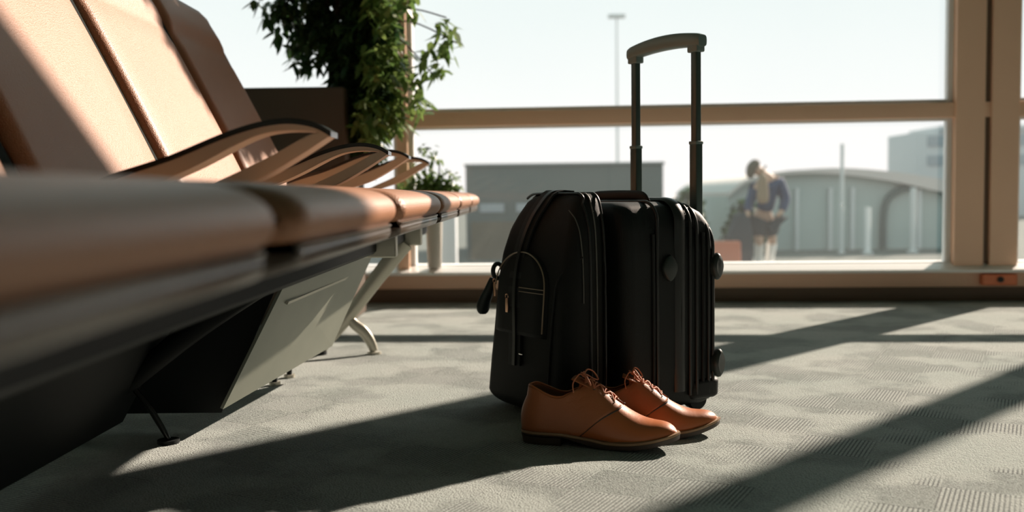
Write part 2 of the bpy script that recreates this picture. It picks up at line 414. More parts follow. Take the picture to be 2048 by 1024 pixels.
aU_t = sp2([(-0.560, 0.470), (-0.534, 0.480), (-0.458, 0.503), (-0.389, 0.530), (-0.343, 0.544), (-0.304, 0.549), (-0.271, 0.544), (-0.248, 0.532)])
aU_b = sp2([(-0.250, 0.528), (-0.272, 0.5355), (-0.317, 0.536), (-0.356, 0.526), (-0.423, 0.493), (-0.469, 0.474), (-0.53, 0.452), (-0.56, 0.44)])
aL = sp2([(-0.252, 0.531), (-0.272, 0.533), (-0.318, 0.509), (-0.371, 0.484), (-0.42, 0.463), (-0.47, 0.438)]) + sp2([(-0.44, 0.43), (-0.40, 0.455), (-0.345, 0.474), (-0.292, 0.503), (-0.249, 0.530)])
padt = [(x, z + 0.0035) for x, z in aU_t]; padb = [(x, z - 0.004) for x, z in aU_t][::-1]
for j, (y, dx, dz, lean) in enumerate([(1.285, 0, 0, 0), (1.955, -0.018, 0.004, 0), (2.535, -0.045, 0.018, 0), (3.065, -0.045, 0.020, 0)]):
    arm = prism('armrest', [(x + dx, z + dz) for x, z in aU_t + aU_b], y, y + 0.045, M['steel'], None)
    arm.data.name = 'armrest'
    lo = prism('lower_strut', [(x + dx, z + dz) for x, z in aL], y + 0.002, y + 0.043, M['steel'], None)
    pad = prism('top_pad', [(x + dx, z + dz) for x, z in padt + padb], y - 0.002, y + 0.047, M['arm_black'], None)
    tip = tube('tip_cap', smooth_path([(-0.250 + dx, y + 0.0225, 0.532 + dz), (-0.256 + dx, y + 0.0225, 0.5345 + dz), (-0.268 + dx, y + 0.0225, 0.540 + dz)], 3), 0.0045, M['chrome'], None, 8)
    for q in (arm, lo, pad, tip): B(q)
    arm.parent = bench
    for q in (lo, pad, tip): q.parent = arm

# beam under the seats
B(prism('beam', [(-0.345, 0.372), (-0.345, 0.326), (-0.352, 0.319), (-0.43, 0.319), (-0.437, 0.326), (-0.437, 0.372)], 0.03, 3.5, M['black_metal'], bench, 0))
for y in (2.3, 2.86):
    B(box('beam_bracket', (-0.435, y, 0.31), (-0.30, y + 0.04, 0.385), M['steel'], bench, 0.005))
# leg frames: slanted post, curved front foot, rear pad
def leg_frame(y, ft, backfoot, split, mid_, front, wy, m):
    ps = smooth_path([ft, mid_, split, backfoot], 6)
    pts = [(p[0], y, p[1]) for p in [Vector(q) for q in [(a.x, a.y) for a in [Vector((v[0], v[1], 0)) for v in ps]]]]
    r = [0.026 - 0.012 * (k / (len(pts) - 1)) for k in range(len(pts))]
    f = B(tube('leg', pts, r, m, bench, 10, flat=0.75, up=(0, 1, 0)))
    fp = smooth_path([(split[0] - 0.01, y, split[1] + 0.02)] + [(a, y, b) for a, b in front], 6)
    r2 = [wy * 0.010 + wy * 0.004 * sin(pi * k / (len(fp) - 1)) for k in range(len(fp))]
    q = B(tube('front_foot', fp, r2, M['steel'] if wy > 1 else M['arm_black'], f, 10, flat=0.7, up=(0, 1, 0)))
    e_ = front[-1]
    q2 = B(tube('foot_pad', [(e_[0], y, 0.0005), (e_[0], y, 0.007)], 0.020, m if wy < 1 else M['steel'], f, 16))
    q3 = B(tube('foot_pad', [(backfoot[0], y, 0.0005), (backfoot[0], y, 0.010)], 0.024, M['black_metal'], f, 16))
leg_frame(2.848, (-0.345, 0.32), (-0.60, 0.008), (-0.515, 0.105), (-0.43, 0.215), [(-0.496, 0.088), (-0.470, 0.066), (-0.451, 0.038), (-0.439, 0.008)], 1.15, M['steel'])
leg_frame(1.82, (-0.45, 0.32), (-0.86, 0.008), (-0.74, 0.11), (-0.60, 0.22), [(-0.705, 0.075), (-0.682, 0.037), (-0.666, 0.008)], 0.45, M['black_metal'])
# under-seat panel with two small legs
def slab(name, q, th, m, parent):
    q = [Vector(p) for p in q]; n_ = (q[1] - q[0]).cross(q[3] - q[0]).normalized() * th
    V = q + [p + n_ for p in q]
    F = [(0, 1, 2, 3), (4, 5, 6, 7), (0, 1, 5, 4), (1, 2, 6, 5), (2, 3, 7, 6), (3, 0, 4, 7)]
    return me_obj(name, V, F, m, parent, smooth=False)
pa = B(slab('under_seat_panel', [(-0.461, 1.90, 0.300), (-0.593, 1.90, 0.048), (-0.497, 2.50, 0.079), (-0.385, 2.50, 0.318)], 0.006, M['panel'], bench))
B(slab('panel_ridge', [(-0.479, 1.96, 0.249), (-0.482, 1.96, 0.243), (-0.419, 2.47, 0.265), (-0.416, 2.47, 0.271)], 0.0065, M['steel'], pa)).data.transform(Matrix.Translation((0.004, 0, 0)))
for y, x in ((2.385, -0.61), (2.484, -0.598)):
    B(box('panel_leg', (x - 0.006, y - 0.006, 0.004), (x + 0.006, y + 0.006, 0.12), M['black_metal'], pa, 0.002))
    B(tube('panel_foot', [(x, y, 0.0005), (x, y, 0.008)], 0.014, M['steel'], pa, 12))
# black sheets added in place of the deep shade below the nearer seats
B(slab('under_seat_shade', [(-0.62, 0.10, 0.315), (-0.78, 0.10, 0.03), (-0.78, 1.88, 0.03), (-0.62, 1.88, 0.315)], 0.006, M['black_metal'], bench))
B(slab('under_seat_shade_end', [(-0.462, 1.93, 0.33), (-0.60, 1.93, 0.032), (-1.00, 1.93, 0.032), (-0.95, 1.93, 0.36)], 0.006, M['black_metal'], bench))

# ------------------------------------------------------------ luggage
LR = atan2(-0.846, 0.534)
def rrect(x0, x1, y0, y1, r, z, seg=6):
    out = []
    for cx, cy, a0 in ((x1 - r, y1 - r, 0), (x0 + r, y1 - r, pi / 2), (x0 + r, y0 + r, pi), (x1 - r, y0 + r, 3 * pi / 2)):
        for k in range(seg + 1):
            a = a0 + pi / 2 * k / seg; out.append(Vector((cx + r * cos(a), cy + r * sin(a), z)))
    return out
def interp(t, tab):
    if t <= tab[0][0]: return tab[0][1:]
    for a, b in zip(tab, tab[1:]):
        if t <= b[0]:
            u = (t - a[0]) / (b[0] - a[0]); return [p + (q - p) * u for p, q in zip(a[1:], b[1:])]
    return tab[-1][1:]
def zloft(name, tab, m, parent, r=0.02, n=40, rt=0.02, rb=0.015):
    z0, z1 = tab[0][0], tab[-1][0]; sec = []
    zs = [z0 + (1 - cos(pi * k / n)) / 2 * (z1 - z0) for k in range(n + 1)]
    for z in zs:
        x0, x1, y0, y1 = interp(z, tab); ins = 0
        if z > z1 - rt: q = (z - (z1 - rt)) / rt; ins = rt * (1 - sqrt(max(0, 1 - q * q)))
        if z < z0 + rb: q = ((z0 + rb) - z) / rb; ins = rb * (1 - sqrt(max(0, 1 - q * q)))
        sec.append(rrect(x0 + ins, x1 - ins, y0 + ins, y1 - ins, max(0.003, r - ins * 0.3), z))
    V, F = loft(sec); return me_obj(name, V, F, m, parent, auto=50)

# trolley suitcase
case = empty('trolley_suitcase', (0.398, 2.063, 0), 'black trolley suitcase with raised pull handle, behind the travel bag', 'suitcase', rot=LR)
ct = [(0.016, -0.300, -0.004, -0.243, -0.006), (0.10, -0.302, 0.0, -0.245, 0.0), (0.33, -0.300, 0.0, -0.245, 0.0),
      (0.385, -0.298, -0.004, -0.245, -0.008), (0.410, -0.294, -0.012, -0.243, -0.025), (0.425, -0.290, -0.022, -0.240, -0.05), (0.434, -0.280, -0.04, -0.236, -0.085)]
zloft('shell', ct, M['case'], case, r=0.028, rt=0.012, rb=0.02)
def arch_pts(y, x0, x1, zt, rr, z0=0.04):
    """an inverted U over the top of the case at thickness y"""
    pts = [(x1, y, z0)]
    for k in range(9):
        a = pi / 2 * k / 8; pts.append((x1 - rr + rr * cos(a), y, zt - rr + rr * sin(a)))
    for k in range(9):
        a = pi / 2 * k / 8; pts.append((x0 + rr - rr * sin(a), y, zt - rr + rr * cos(a)))
    pts.append((x0, y, z0)); return pts
for y, zt, r_, m_, mt in ((-0.062, 0.428, 0.05, 0.0, 'piping'), (-0.080, 0.432, 0.046, 0.0, 'piping'), (-0.030, 0.410, 0.055, 0.0, 'piping'), (-0.018, 0.400, 0.06, 0.0, 'piping'), (-0.165, 0.4345, 0.04, 0.0, 'piping')):
    tube('piping', arch_pts(y, -0.300, 0.001, zt, r_), 0.0036, M[mt], case, 8)
# raised rim around the top of the suitcase
tube('top_rim', arch_pts(-0.105, -0.298, -0.001, 0.437, 0.045, 0.05), 0.006, M['piping'], case, 8, flat=2.4, up=(0, 1, 0))
# corner feet
def foot_disc(name, c, nrm, par, m, w=0.019, h=0.027, th=0.012):
    nrm = Vector(nrm).normalized(); s = nrm.cross(Vector((0, 0, 1))).normalized(); u = s.cross(nrm)
    sec = []
    for q, sc in ((0, 0.92), (0.5, 1.0), (0.8, 0.95), (1.0, 0.78)):
        ring = []
        for k in range(28):
            a = 2 * pi * k / 28; ca, sa = cos(a), sin(a)
            rr = 1 / (abs(ca) ** 1.55 + abs(sa) ** 1.55) ** (1 / 1.55)
            ring.append(Vector(c) + s * ca * rr * w * sc + u * sa * rr * h * sc + nrm * th * q)
        sec.append(ring)
    V, F = loft(sec); return me_obj(name, V, F, m, par, auto=40)
foot_disc('side_stud', (-0.002, -0.135, 0.302), (1, 0, 0), case, M['rubber'])
foot_disc('side_stud', (-0.004, -0.012, 0.300), (1, 0.35, 0), case, M['rubber'], 0.019, 0.028, 0.016)
foot_disc('side_stud', (-0.004, -0.010, 0.100), (1, 0.35, 0), case, M['rubber'], 0.019, 0.030, 0.018)
# side ridges
for y in (-0.105, -0.045, -0.175):
    tube('side_ridge', [(0.0, y, 0.05), (0.0015, y, 0.2), (0.0, y, 0.37)], 0.004, M['case'], case, 8)
# wheels and corner guard
for x in (-0.035, -0.265):
    f = tube('wheel', [(x - 0.011, -0.035, 0.024), (x + 0.011, -0.035, 0.024)], 0.0235, M['black_metal'], case, 24)
    box('wheel_housing', (x - 0.018, -0.062, 0.02), (x + 0.018, -0.004, 0.062), M['rubber'], case, 0.008)
    box('front_skid', (x - 0.012, -0.235, 0.001), (x + 0.012, -0.205, 0.040), M['black_metal'], case, 0.005)
zloft('corner_guard', [(0.028, -0.075, 0.004, -0.085, 0.004), (0.07, -0.06, 0.005, -0.07, 0.005)], M['case'], case, r=0.02, rt=0.01, rb=0.01)
# handle
hy = -0.022
ph = []
for k, x in enumerate((-0.045, -0.243)):
    p = box('lower_pole', (x - 0.0115, hy - 0.009, 0.395), (x + 0.0115, hy + 0.009, 0.557), M['pole'], case, 0.003)
    box('pole_cap', (x - 0.0122, hy - 0.010, 0.551), (x + 0.0122, hy + 0.010, 0.558), M['handle'], p, 0.002)
    box('upper_pole', (x - 0.009, hy - 0.007, 0.55), (x + 0.009, hy + 0.007, 0.755), M['pole'], case, 0.0025)
sec = []
N_ = 24
for k in range(N_ + 1):
    t = k / N_; x = -0.262 + 0.2375 * t; u = 2 * t - 1
    zt = 0.776 + 0.012 * (1 - u * u) ; hh = 0.028 + 0.010 * (1 - u * u) * 0.4
    endf = 1 if 0.04 < t < 0.96 else 0.86
    hw = 0.013 * endf; ring = []
    for j in range(16):
        a = 2 * pi * j / 16; ca, sa = cos(a), sin(a)
        ring.append(Vector((x, hy + hw * math.copysign(abs(ca) ** 0.6, ca), zt - hh / 2 + hh / 2 * endf * math.copysign(abs(sa) ** 0.6, sa))))
    sec.append(ring)
grip = me_obj('handle_grip', *loft(sec), M['handle'], case, auto=50)
for x in (-0.045, -0.243):
    box('grip_socket', (x - 0.016, hy - 0.011, 0.740), (x + 0.016, hy + 0.011, 0.765), M['handle'], grip, 0.003)
# carry handle lying on top
tube('carry_handle', smooth_path([(-0.06, -0.14, 0.430), (-0.075, -0.14, 0.444), (-0.12, -0.14, 0.447), (-0.2, -0.14, 0.447), (-0.24, -0.14, 0.444), (-0.255, -0.14, 0.430)], 5), 0.011, M['case'], case, 10, flat=0.35, up=(0, 1, 0))

# travel bag in front of the suitcase
bag = empty('travel_bag', (0.398, 2.063, 0), 'black soft travel bag with webbing strap and arched pocket, leaning on the suitcase', 'bag', rot=LR)
bt = [(0.004, -0.325, -0.044, -0.352, -0.250), (0.03, -0.346, -0.040, -0.366, -0.249), (0.10, -0.340, -0.036, -0.362, -0.249), (0.17, -0.333, -0.036, -0.357, -0.249),
      (0.27, -0.326, -0.036, -0.350, -0.249), (0.33, -0.318, -0.037, -0.342, -0.249), (0.38, -0.305, -0.040, -0.330, -0.249),
      (0.41, -0.288, -0.046, -0.320, -0.249), (0.435, -0.270, -0.054, -0.310, -0.250), (0.452, -0.248, -0.062, -0.300, -0.252)]
body = zloft('body', bt, M['bag'], bag, r=0.034, rt=0.014, rb=0.02, n=48)
def surf(x, z, off=0.0):                    # a point on the bag's front face
    x0, x1, y0, y1 = interp(z, bt); r = 0.034; y = y0
    if x > x1 - r: y = y0 + r - sqrt(max(0, r * r - (x - x1 + r) ** 2))
    if x < x0 + r: y = y0 + r - sqrt(max(0, r * r - (x0 + r - x) ** 2))
    return Vector((x, y - off, z))
def surf_side(y, z, off=0.0):
    x0, x1, y0, y1 = interp(z, bt); r = 0.034; x = x1
    if y < y0 + r: x = x1 - r + sqrt(max(0, r * r - (y0 + r - y) ** 2))
    return Vector((x + off, y, z))
# webbing strap
sp_ = [surf(-0.215, 0.10, 0.004), surf(-0.218, 0.16, 0.004), surf(-0.222, 0.22, 0.006), surf(-0.224, 0.28, 0.006), surf(-0.218, 0.34, 0.005), surf(-0.205, 0.39, 0.005), surf(-0.188, 0.425, 0.005), Vector((-0.168, -0.300, 0.4545)), Vector((-0.160, -0.262, 0.4560))]
sp_ = smooth_path(sp_, 5)
def ribbon(pts, w, th, axis=Vector((1, 0, 0))):
    sec = []
    for i, p in enumerate(pts):
        t = (pts[min(i + 1, len(pts) - 1)] - pts[max(i - 1, 0)]).normalized(); s = (axis - t * axis.dot(t)).normalized(); n_ = t.cross(s)
        sec.append([p - s * w / 2 - n_ * th / 2, p + s * w / 2 - n_ * th / 2, p + s * w / 2 + n_ * th / 2, p - s * w / 2 + n_ * th / 2])
    return loft(sec)
me_obj('webbing_strap', *ribbon(sp_, 0.045, 0.004), M['bag_dark'], bag, smooth=False)
strap2 = [p + Vector((0, -0.004, 0)) for p in sp_]
me_obj('strap_zip', *ribbon([p + Vector((0.004, 0, 0.001)) for p in strap2], 0.010, 0.004), M['piping'], bag, smooth=False)
# arched pocket
def pocket_surface():
    sec = []; n = 14
    zb, zs, cx, hw = 0.165, 0.262, -0.205, 0.098
    rows = 22
    for j in range(rows + 1):
        z = zb + (0.336 - zb) * j / rows
        h = hw if z < zs else hw * sqrt(max(0.0, 1 - ((z - zs) / (0.336 - zs)) ** 2))
        h = max(h, 0.004); row = []
        for k in range(n + 1):
            x = cx - h + 2 * h * k / n; x = max(x, -0.322)
            e_ = min(1, min(k, n - k) / 2.0) * min(1, (rows - j) / 2.0 + 0.1)
            row.append(surf(x, z, 0.001 + 0.007 * e_))
        sec.append(row)
    V = [p for r_ in sec for p in r_]; F = [(j * (n + 1) + k, j * (n + 1) + k + 1, (j + 1) * (n + 1) + k + 1, (j + 1) * (n + 1) + k) for j in range(rows) for k in range(n)]
    return V, F
pk = me_obj('pocket', *pocket_surface(), M['bag'], bag)
sd = pk.modifiers.new('s', 'SOLIDIFY'); sd.thickness = 0.002; sd.offset = -1
arc = []
for k in range(31):
    a = pi * k / 30; x = -0.205 + 0.094 * cos(a); z = 0.262 + 0.072 * sin(a)
    if x > -0.318: arc.append(surf(x, z, 0.0085))
arc = [surf(-0.116, 0.175, 0.006), surf(-0.112, 0.21, 0.0085), surf(-0.111, 0.24, 0.0085)] + arc
tube('pocket_piping', arc, 0.0016, M['tan_piping'], pk, 6)
for z in (0.262, 0.254):
    tube('pocket_seam', [surf(-0.205 + 0.09 * k / 8, z, 0.0085) for k in range(9)], 0.0011, M['tan_piping'], pk, 6)
# seams that run down the near side
def side_seam(name, y, z0, z1, r, m, dy=0.0):
    pts = [surf_side(y + dy * (1 - z / 0.45), z, 0.0012) for z in [z0 + (z1 - z0) * k / 26 for k in range(27)]]
    return tube(name, pts, r, m, bag, 6)
def over_top(y, r, m, name='piping', drop=0.02):
    pts = []
    for k in range(28): z = 0.02 + (0.432 - 0.02) * k / 27; pts.append(surf_side(y, z, 0.001))
    pts += [Vector((-0.058, y, 0.443)), Vector((-0.070, y, 0.4515)), Vector((-0.085, y, 0.4530)), Vector((-0.15, y, 0.4532)), Vector((-0.22, y, 0.4530)), Vector((-0.245, y, 0.4505)), Vector((-0.262, y, 0.443))]
    pts = smooth_path(pts, 2)
    return tube(name, pts, r, m, bag, 6)
over_top(-0.300, 0.0026, M['piping']); over_top(-0.286, 0.0016, M['grey_seam']); over_top(-0.266, 0.0028, M['piping'])
side_seam('side_seam', -0.318, 0.24, 0.42, 0.0012, M['grey_seam'])
# curved side pocket seam
tube('side_pocket_seam', smooth_path([surf_side(-0.317, 0.33, 0.002), surf(-0.072, 0.29, 0.002), surf(-0.085, 0.23, 0.002), surf(-0.09, 0.14, 0.002), surf(-0.09, 0.06, 0.002)], 5), 0.0018, M['bag_dark'], bag, 6)
# zip pulls, loop, rubber tab, small buckle
def pull(x, z, off, ang=0.0):
    c = surf(x, z, off); f = box('zip_pull', (c.x - 0.0045, c.y - 0.003, c.z - 0.028), (c.x + 0.0045, c.y, c.z), M['copper'], bag, 0.0012)
    tube('pull_ring', [(c.x + 0.005 * cos(a), c.y - 0.0015, c.z + 0.005 + 0.005 * sin(a)) for a in [2 * pi * k / 12 for k in range(12)]], 0.0013, M['copper'], f, 6, closed=True)
pull(-0.246, 0.235, 0.010); pull(-0.320, 0.262, 0.012)
tube('strap_loop', [(-0.330, -0.335 - 0.012 * cos(a), 0.287 + 0.016 * sin(a)) for a in [2 * pi * k / 18 for k in range(18)]], 0.005, M['rubber'], bag, 8, closed=True)
tb = []
tabp = smooth_path([(-0.333, -0.345, 0.272), (-0.340, -0.352, 0.245), (-0.350, -0.360, 0.215), (-0.351, -0.362, 0.193)], 4)
me_obj('rubber_tab', *tube_data(tabp, [0.008, 0.009, 0.010, 0.011, 0.012, 0.013, 0.014, 0.015, 0.016, 0.016, 0.015, 0.012, 0.007][:len(tabp)], 12, flat=0.6), M['rubber'], bag)
c = surf(-0.19, 0.125, 0.005); box('buckle', (c.x - 0.007, c.y - 0.002, c.z), (c.x + 0.007, c.y + 0.002, c.z + 0.0025), M['chrome'], bag, 0.0005)

# ------------------------------------------------------------ shoes
SL_ = 0.285
Wt = [(0.0, 0.0), (0.004, 0.0135), (0.012, 0.0225), (0.03, 0.0305), (0.07, 0.0325), (0.12, 0.035), (0.165, 0.042), (0.20, 0.0445), (0.225, 0.0425), (0.25, 0.036), (0.267, 0.027), (0.277, 0.017), (0.282, 0.008), (0.2845, 0.0)]
Tt = [(0.0, 0.16), (0.04, 0.158), (0.08, 0.140), (0.10, 0.122), (0.12, 0.113), (0.14, 0.104), (0.16, 0.0905), (0.18, 0.076), (0.20, 0.063), (0.22, 0.053), (0.24, 0.0475), (0.258, 0.0445), (0.270, 0.040), (0.279, 0.033), (0.2845, 0.024)]
Ct = [(0.0, 0.103), (0.01, 0.104), (0.03, 0.097), (0.06, 0.087), (0.085, 0.088), (0.105, 0.098), (0.115, 0.106), (0.13, 0.12), (0.30, 0.12)]
def lin(t, tab):
    n = len(tab)
    if t <= tab[0][0]: return tab[0][1]
    if t >= tab[-1][0]: return tab[-1][1]
    for i in range(n - 1):
        if t <= tab[i + 1][0]:
            x0, y0 = tab[i]; x1, y1 = tab[i + 1]; u = (t - x0) / (x1 - x0)
            m0 = (y1 - tab[max(i - 1, 0)][1]) / (x1 - tab[max(i - 1, 0)][0]) * (x1 - x0)
            xe, ye = tab[min(i + 2, n - 1)]; m1 = (ye - y0) / (xe - x0) * (x1 - x0)
            if i == 0: m0 = y1 - y0
            return (2 * u**3 - 3 * u * u + 1) * y0 + (u**3 - 2 * u * u + u) * m0 + (-2 * u**3 + 3 * u * u) * y1 + (u**3 - u * u) * m1
def spring(x):                             # toe spring and waist of the sole underside
    return 0.020 * max(0, (x - 0.18) / 0.105) ** 1.8
def base_z(x): return 0.023 + spring(x) - 0.009 * min(1, max(0, (x - 0.08) / 0.08))
def W_(x):
    return max(0.0, lin(x, Wt))
def shoe_pt(x, th, off, side, kx=1.0):
    n = 2.35 if x > 0.1 else 2.7
    b = base_z(x); T = max(lin(x, Tt) + spring(x) * 0.4, b + 0.002); W = W_(x) * 0.97
    cy = 0.006 * sin(pi * min(1, max(0, x / 0.285))) * kx + (-0.008 * max(0, (x - 0.18) / 0.105) ** 2) * kx
    y = W * max(0, cos(th)) ** (2 / n) ; zz = b + (T - b) * max(0, sin(th)) ** (2 / n)
    if zz - b > 0.03 and x < 0.12: y -= 0.10 * (zz - b - 0.03) * (0.6 if x > 0.02 else 0.2)
    xx = x + (0.16 * (zz - b)) * max(0, 1 - x / 0.09) - 0.006 * max(0, 1 - x / 0.04) * sin(pi * min(1, (zz - b) / 0.06))
    p = Vector((xx, side * y + cy, zz)); return p
def th_of(x, z):
    n = 2.35 if x > 0.1 else 2.7
    b = base_z(x); T = max(lin(x, Tt) + spring(x) * 0.4, b + 0.002)
    q = min(1, max(0, (z - b) / (T - b))); return asin(q ** (n / 2))
def th_y(x, y):
    n = 2.35 if x > 0.1 else 2.7; W = W_(x) * 0.97
    if W <= y: return pi / 2 * 0.0
    return math.acos(min(1, (y / W)) ** (n / 2))
def grid_mesh(name, rows, m, parent, th=0.002, off=1.0, close=False):
    n = len(rows[0]); V = [p for r in rows for p in r]
    F = [(i * n + k, i * n + k + 1, (i + 1) * n + k + 1, (i + 1) * n + k) for i in range(len(rows) - 1) for k in range(n - 1)]
    me = bpy.data.meshes.new(name); me.from_pydata([tuple(v) for v in V], [], F); me.update()
    bm = bmesh.new(); bm.from_mesh(me); bmesh.ops.remove_doubles(bm, verts=bm.verts, dist=0.0002)
    bmesh.ops.dissolve_degenerate(bm, dist=0.0001, edges=bm.edges)
    bmesh.ops.recalc_face_normals(bm, faces=bm.faces)
    # make normals point outward
    c = Vector((0.14, 0, 0.04)); s = sum((f.calc_center_median() - c).dot(f.normal) * f.calc_area() for f in bm.faces)
    if s < 0: bmesh.ops.reverse_faces(bm, faces=bm.faces)
    bm.to_mesh(me); bm.free()
    for p in me.polygons: p.use_smooth = True
    o = bpy.data.objects.new(name, me); C.objects.link(o); me.materials.append(m); o.parent = parent
    if th:
        sm = o.modifiers.new('t', 'SOLIDIFY'); sm.thickness = th; sm.offset = off
        sm.use_quality_normals = True
    return o
def shoe(loc, rot, label, mir):
    sh = empty('shoe', loc, label, 'shoe', 'pair of brown leather lace-up shoes', rot)
    kx = mir
    xs = [0.0, 0.0005, 0.001, 0.002, 0.004, 0.007] + [0.012 + 0.006 * k for k in range(45)] + [0.2795, 0.2815, 0.283, 0.284, 0.2845]
    # vamp, toe and tongue in one skin
    rows = []
    for x in [q for q in xs if q >= 0.105]:
        row = []
        tm = pi / 2
        for k in range(15): row.append(shoe_pt(x, tm * k / 14, 0, 1, kx))
        for k in range(13, -1, -1): row.append(shoe_pt(x, tm * k / 14, 0, -1, kx))
        rows.append(row)
    vamp = grid_mesh('vamp', rows, M['shoe'], sh, 0.002, -1)
    # tongue
    rows = []
    for i in range(8):
        t = i / 7; x = 0.150 - 0.055 * t; z = 0.097 + 0.024 * t
        rows.append([Vector((x + 0.0, y * (0.016 + 0.004 * t) + 0.006 * kx, z + spring(x) - 5.0 * (y * 0.018) ** 2)) for y in (-1, -0.6, -0.2, 0.2, 0.6, 1)])
    grid_mesh('tongue', rows, M['shoe_quarter'], sh, 0.002, 0)
    # quarters
    def xb(th):                             # front edge of the quarter
        q = th / (pi / 2); return 0.112 + 0.070 * max(0, sin(q * pi * 0.5)) ** 0.75 + 0.006 * sin(q * pi)
    xg = [q for q in xs if q <= 0.199]
    for side in (1, -1):
        rows = []; NT = 18; U_ = [0, 0.0025, 0.005, 0.01, 0.02, 0.035] + [0.05 + 0.95 * k / 30 for k in range(31)]
        for u in U_:
            row = []
            for k in range(NT + 1):
                tt = k / NT; x = u * 0.18
                for _ in range(3):
                    thm = min(th_of(x, lin(x, Ct)), th_y(x, 0.0075 + 0.004 * min(1, max(0, (0.19 - x) / 0.08))) if x > 0.1 else pi / 2)
                    th = thm * tt; x = u * xb(th)
                row.append(shoe_pt(x, th, 0, side, kx))
            rows.append(row)
        q = grid_mesh('quarter', rows, M['shoe_quarter'], sh, 0.0026, 1)
        edge = [r[-1] for r in rows if r[-1].x < 0.115]
        tube('collar_edge', [p + Vector((0, 0, 0.0012)) for p in edge], 0.0019, M['shoe'], q, 6)
        fe = [p + (Vector((0.002, side * 0.0015, 0.0015))) for p in rows[-1]]
        tube('quarter_edge', fe, 0.0014, M['sole'], q, 6)
    # inside lining and insole
    rows = []
    for x in [q for q in xs if q <= 0.13]:
        thm = th_of(x, lin(x, Ct) - 0.003); row = []
        for k in range(13):
            p = shoe_pt(x, thm * (1 - k / 12), 0, 1, kx); row.append(Vector((p.x * 0.97 + 0.0035, p.y * 0.93, p.z)))
        for k in range(13):
            p = shoe_pt(x, thm * k / 12, 0, -1, kx); row.append(Vector((p.x * 0.97 + 0.0035, p.y * 0.93, p.z)))
        rows.append(row)
    grid_mesh('lining', rows, M['lining'], sh, 0)
    # sole: outline swept, heel block, welt
    def ring(off, zf, x0=0.0, x1=0.2845):
        n = 44; out = []
        for sd_ in (1, -1):
            seq = range(n + 1) if sd_ == 1 else range(n - 1, 0, -1)
            for k in seq:
                t = (1 - cos(pi * k / n)) / 2; x = x0 + (x1 - x0) * t
                W = W_(x) if x1 > 0.2 else W_(x) * (1 if x < x1 - 1e-5 else 0)
                nx = (-1 if t < 0.5 else 1) * off * max(0, 1 - W / 0.03)
                cy = 0.006 * sin(pi * min(1, x / 0.285)) * kx + (-0.008 * max(0, (x - 0.18) / 0.105) ** 2) * kx
                out.append(Vector((x + nx, sd_ * (W + off * min(1, W / 0.012)) + cy, zf(x))))
        return out
    def under(x):
        if x < 0.085: return 0.0145
        return 0.0145 - 0.014 * min(1, (x - 0.085) / 0.055) + spring(x)
    s1 = [ring(-0.002, lambda x: under(x)), ring(0.0035, lambda x: under(x) + 0.0015), ring(0.0042, lambda x: base_z(x) - 0.0045), ring(0.003, lambda x: base_z(x) - 0.003)]
    sole = me_obj('sole', *loft(s1), M['sole'], sh, auto=40)
    s2 = [ring(0.0040, lambda x: base_z(x) - 0.004), ring(0.0052, lambda x: base_z(x) - 0.0025), ring(0.0045, lambda x: base_z(x) + 0.0005), ring(0.0, lambda x: base_z(x) + 0.001)]
    me_obj('welt', *loft(s2), M['welt'], sh, auto=50)
    hx = 0.078; hb = []
    for z, o_ in ((0.0003, 0.001), (0.008, 0.002), (0.0145, 0.0035)):
        r_ = []
        n = 20
        for k in range(n + 1):
            x = hx * (1 - cos(pi / 2 * k / n)); r_.append(Vector((x - o_ * max(0, 1 - W_(x) / 0.03), W_(x) + o_ + 0.006 * sin(pi * x / 0.285) * kx, z)))
        for k in range(n, -1, -1):
            x = hx * (1 - cos(pi / 2 * k / n)); r_.append(Vector((x - o_ * max(0, 1 - W_(x) / 0.03), -W_(x) - o_ + 0.006 * sin(pi * x / 0.285) * kx, z)))
        hb.append(r_)
    me_obj('heel', *loft(hb), M['sole'], sh, auto=30)
    # laces: crossings, bow and loose ends
    def top(x, y, up_=0.0045):
        th = th_y(x, abs(y)) if abs(y) > 1e-4 else pi / 2
        p = shoe_pt(x, th, 0, 1 if y >= 0 else -1, kx); return p + Vector((0, 0, up_))
    ev = [0.118, 0.136, 0.154, 0.172]
    parts = []
    for i, x in enumerate(ev):
        parts.append(tube_data(smooth_path([top(x, -0.015, 0.002), top(x, -0.008), top(x, 0.0, 0.006), top(x, 0.008), top(x, 0.015, 0.002)], 3), 0.0016, 6))
        if i < 3:
            x2 = ev[i + 1]
            for s_ in (1, -1):
                parts.append(tube_data(smooth_path([top(x, -0.014 * s_, 0.003), top((x + x2) / 2, 0, 0.007), top(x2, 0.014 * s_, 0.003)], 4), 0.0016, 6))
    me_obj('lace', *merge(parts), M['lace'], sh)
    for i, x in enumerate(ev):
        for s_ in (1, -1):
            c = top(x, 0.0165 * s_, 0.0028)
            tube('eyelet', [c + Vector((0.0022 * cos(a), 0.0022 * sin(a), -0.0006 * s_ * sin(a))) for a in [2 * pi * k / 10 for k in range(10)]], 0.0007, M['sole'], sh, 5, closed=True)
    k0 = top(0.114, 0, 0.008); pr = []
    pr.append(tube_data(smooth_path([k0 + Vector((0, -0.004, 0)), k0 + Vector((0.002, 0, 0.003)), k0 + Vector((0, 0.004, 0))], 3), 0.0034, 8))
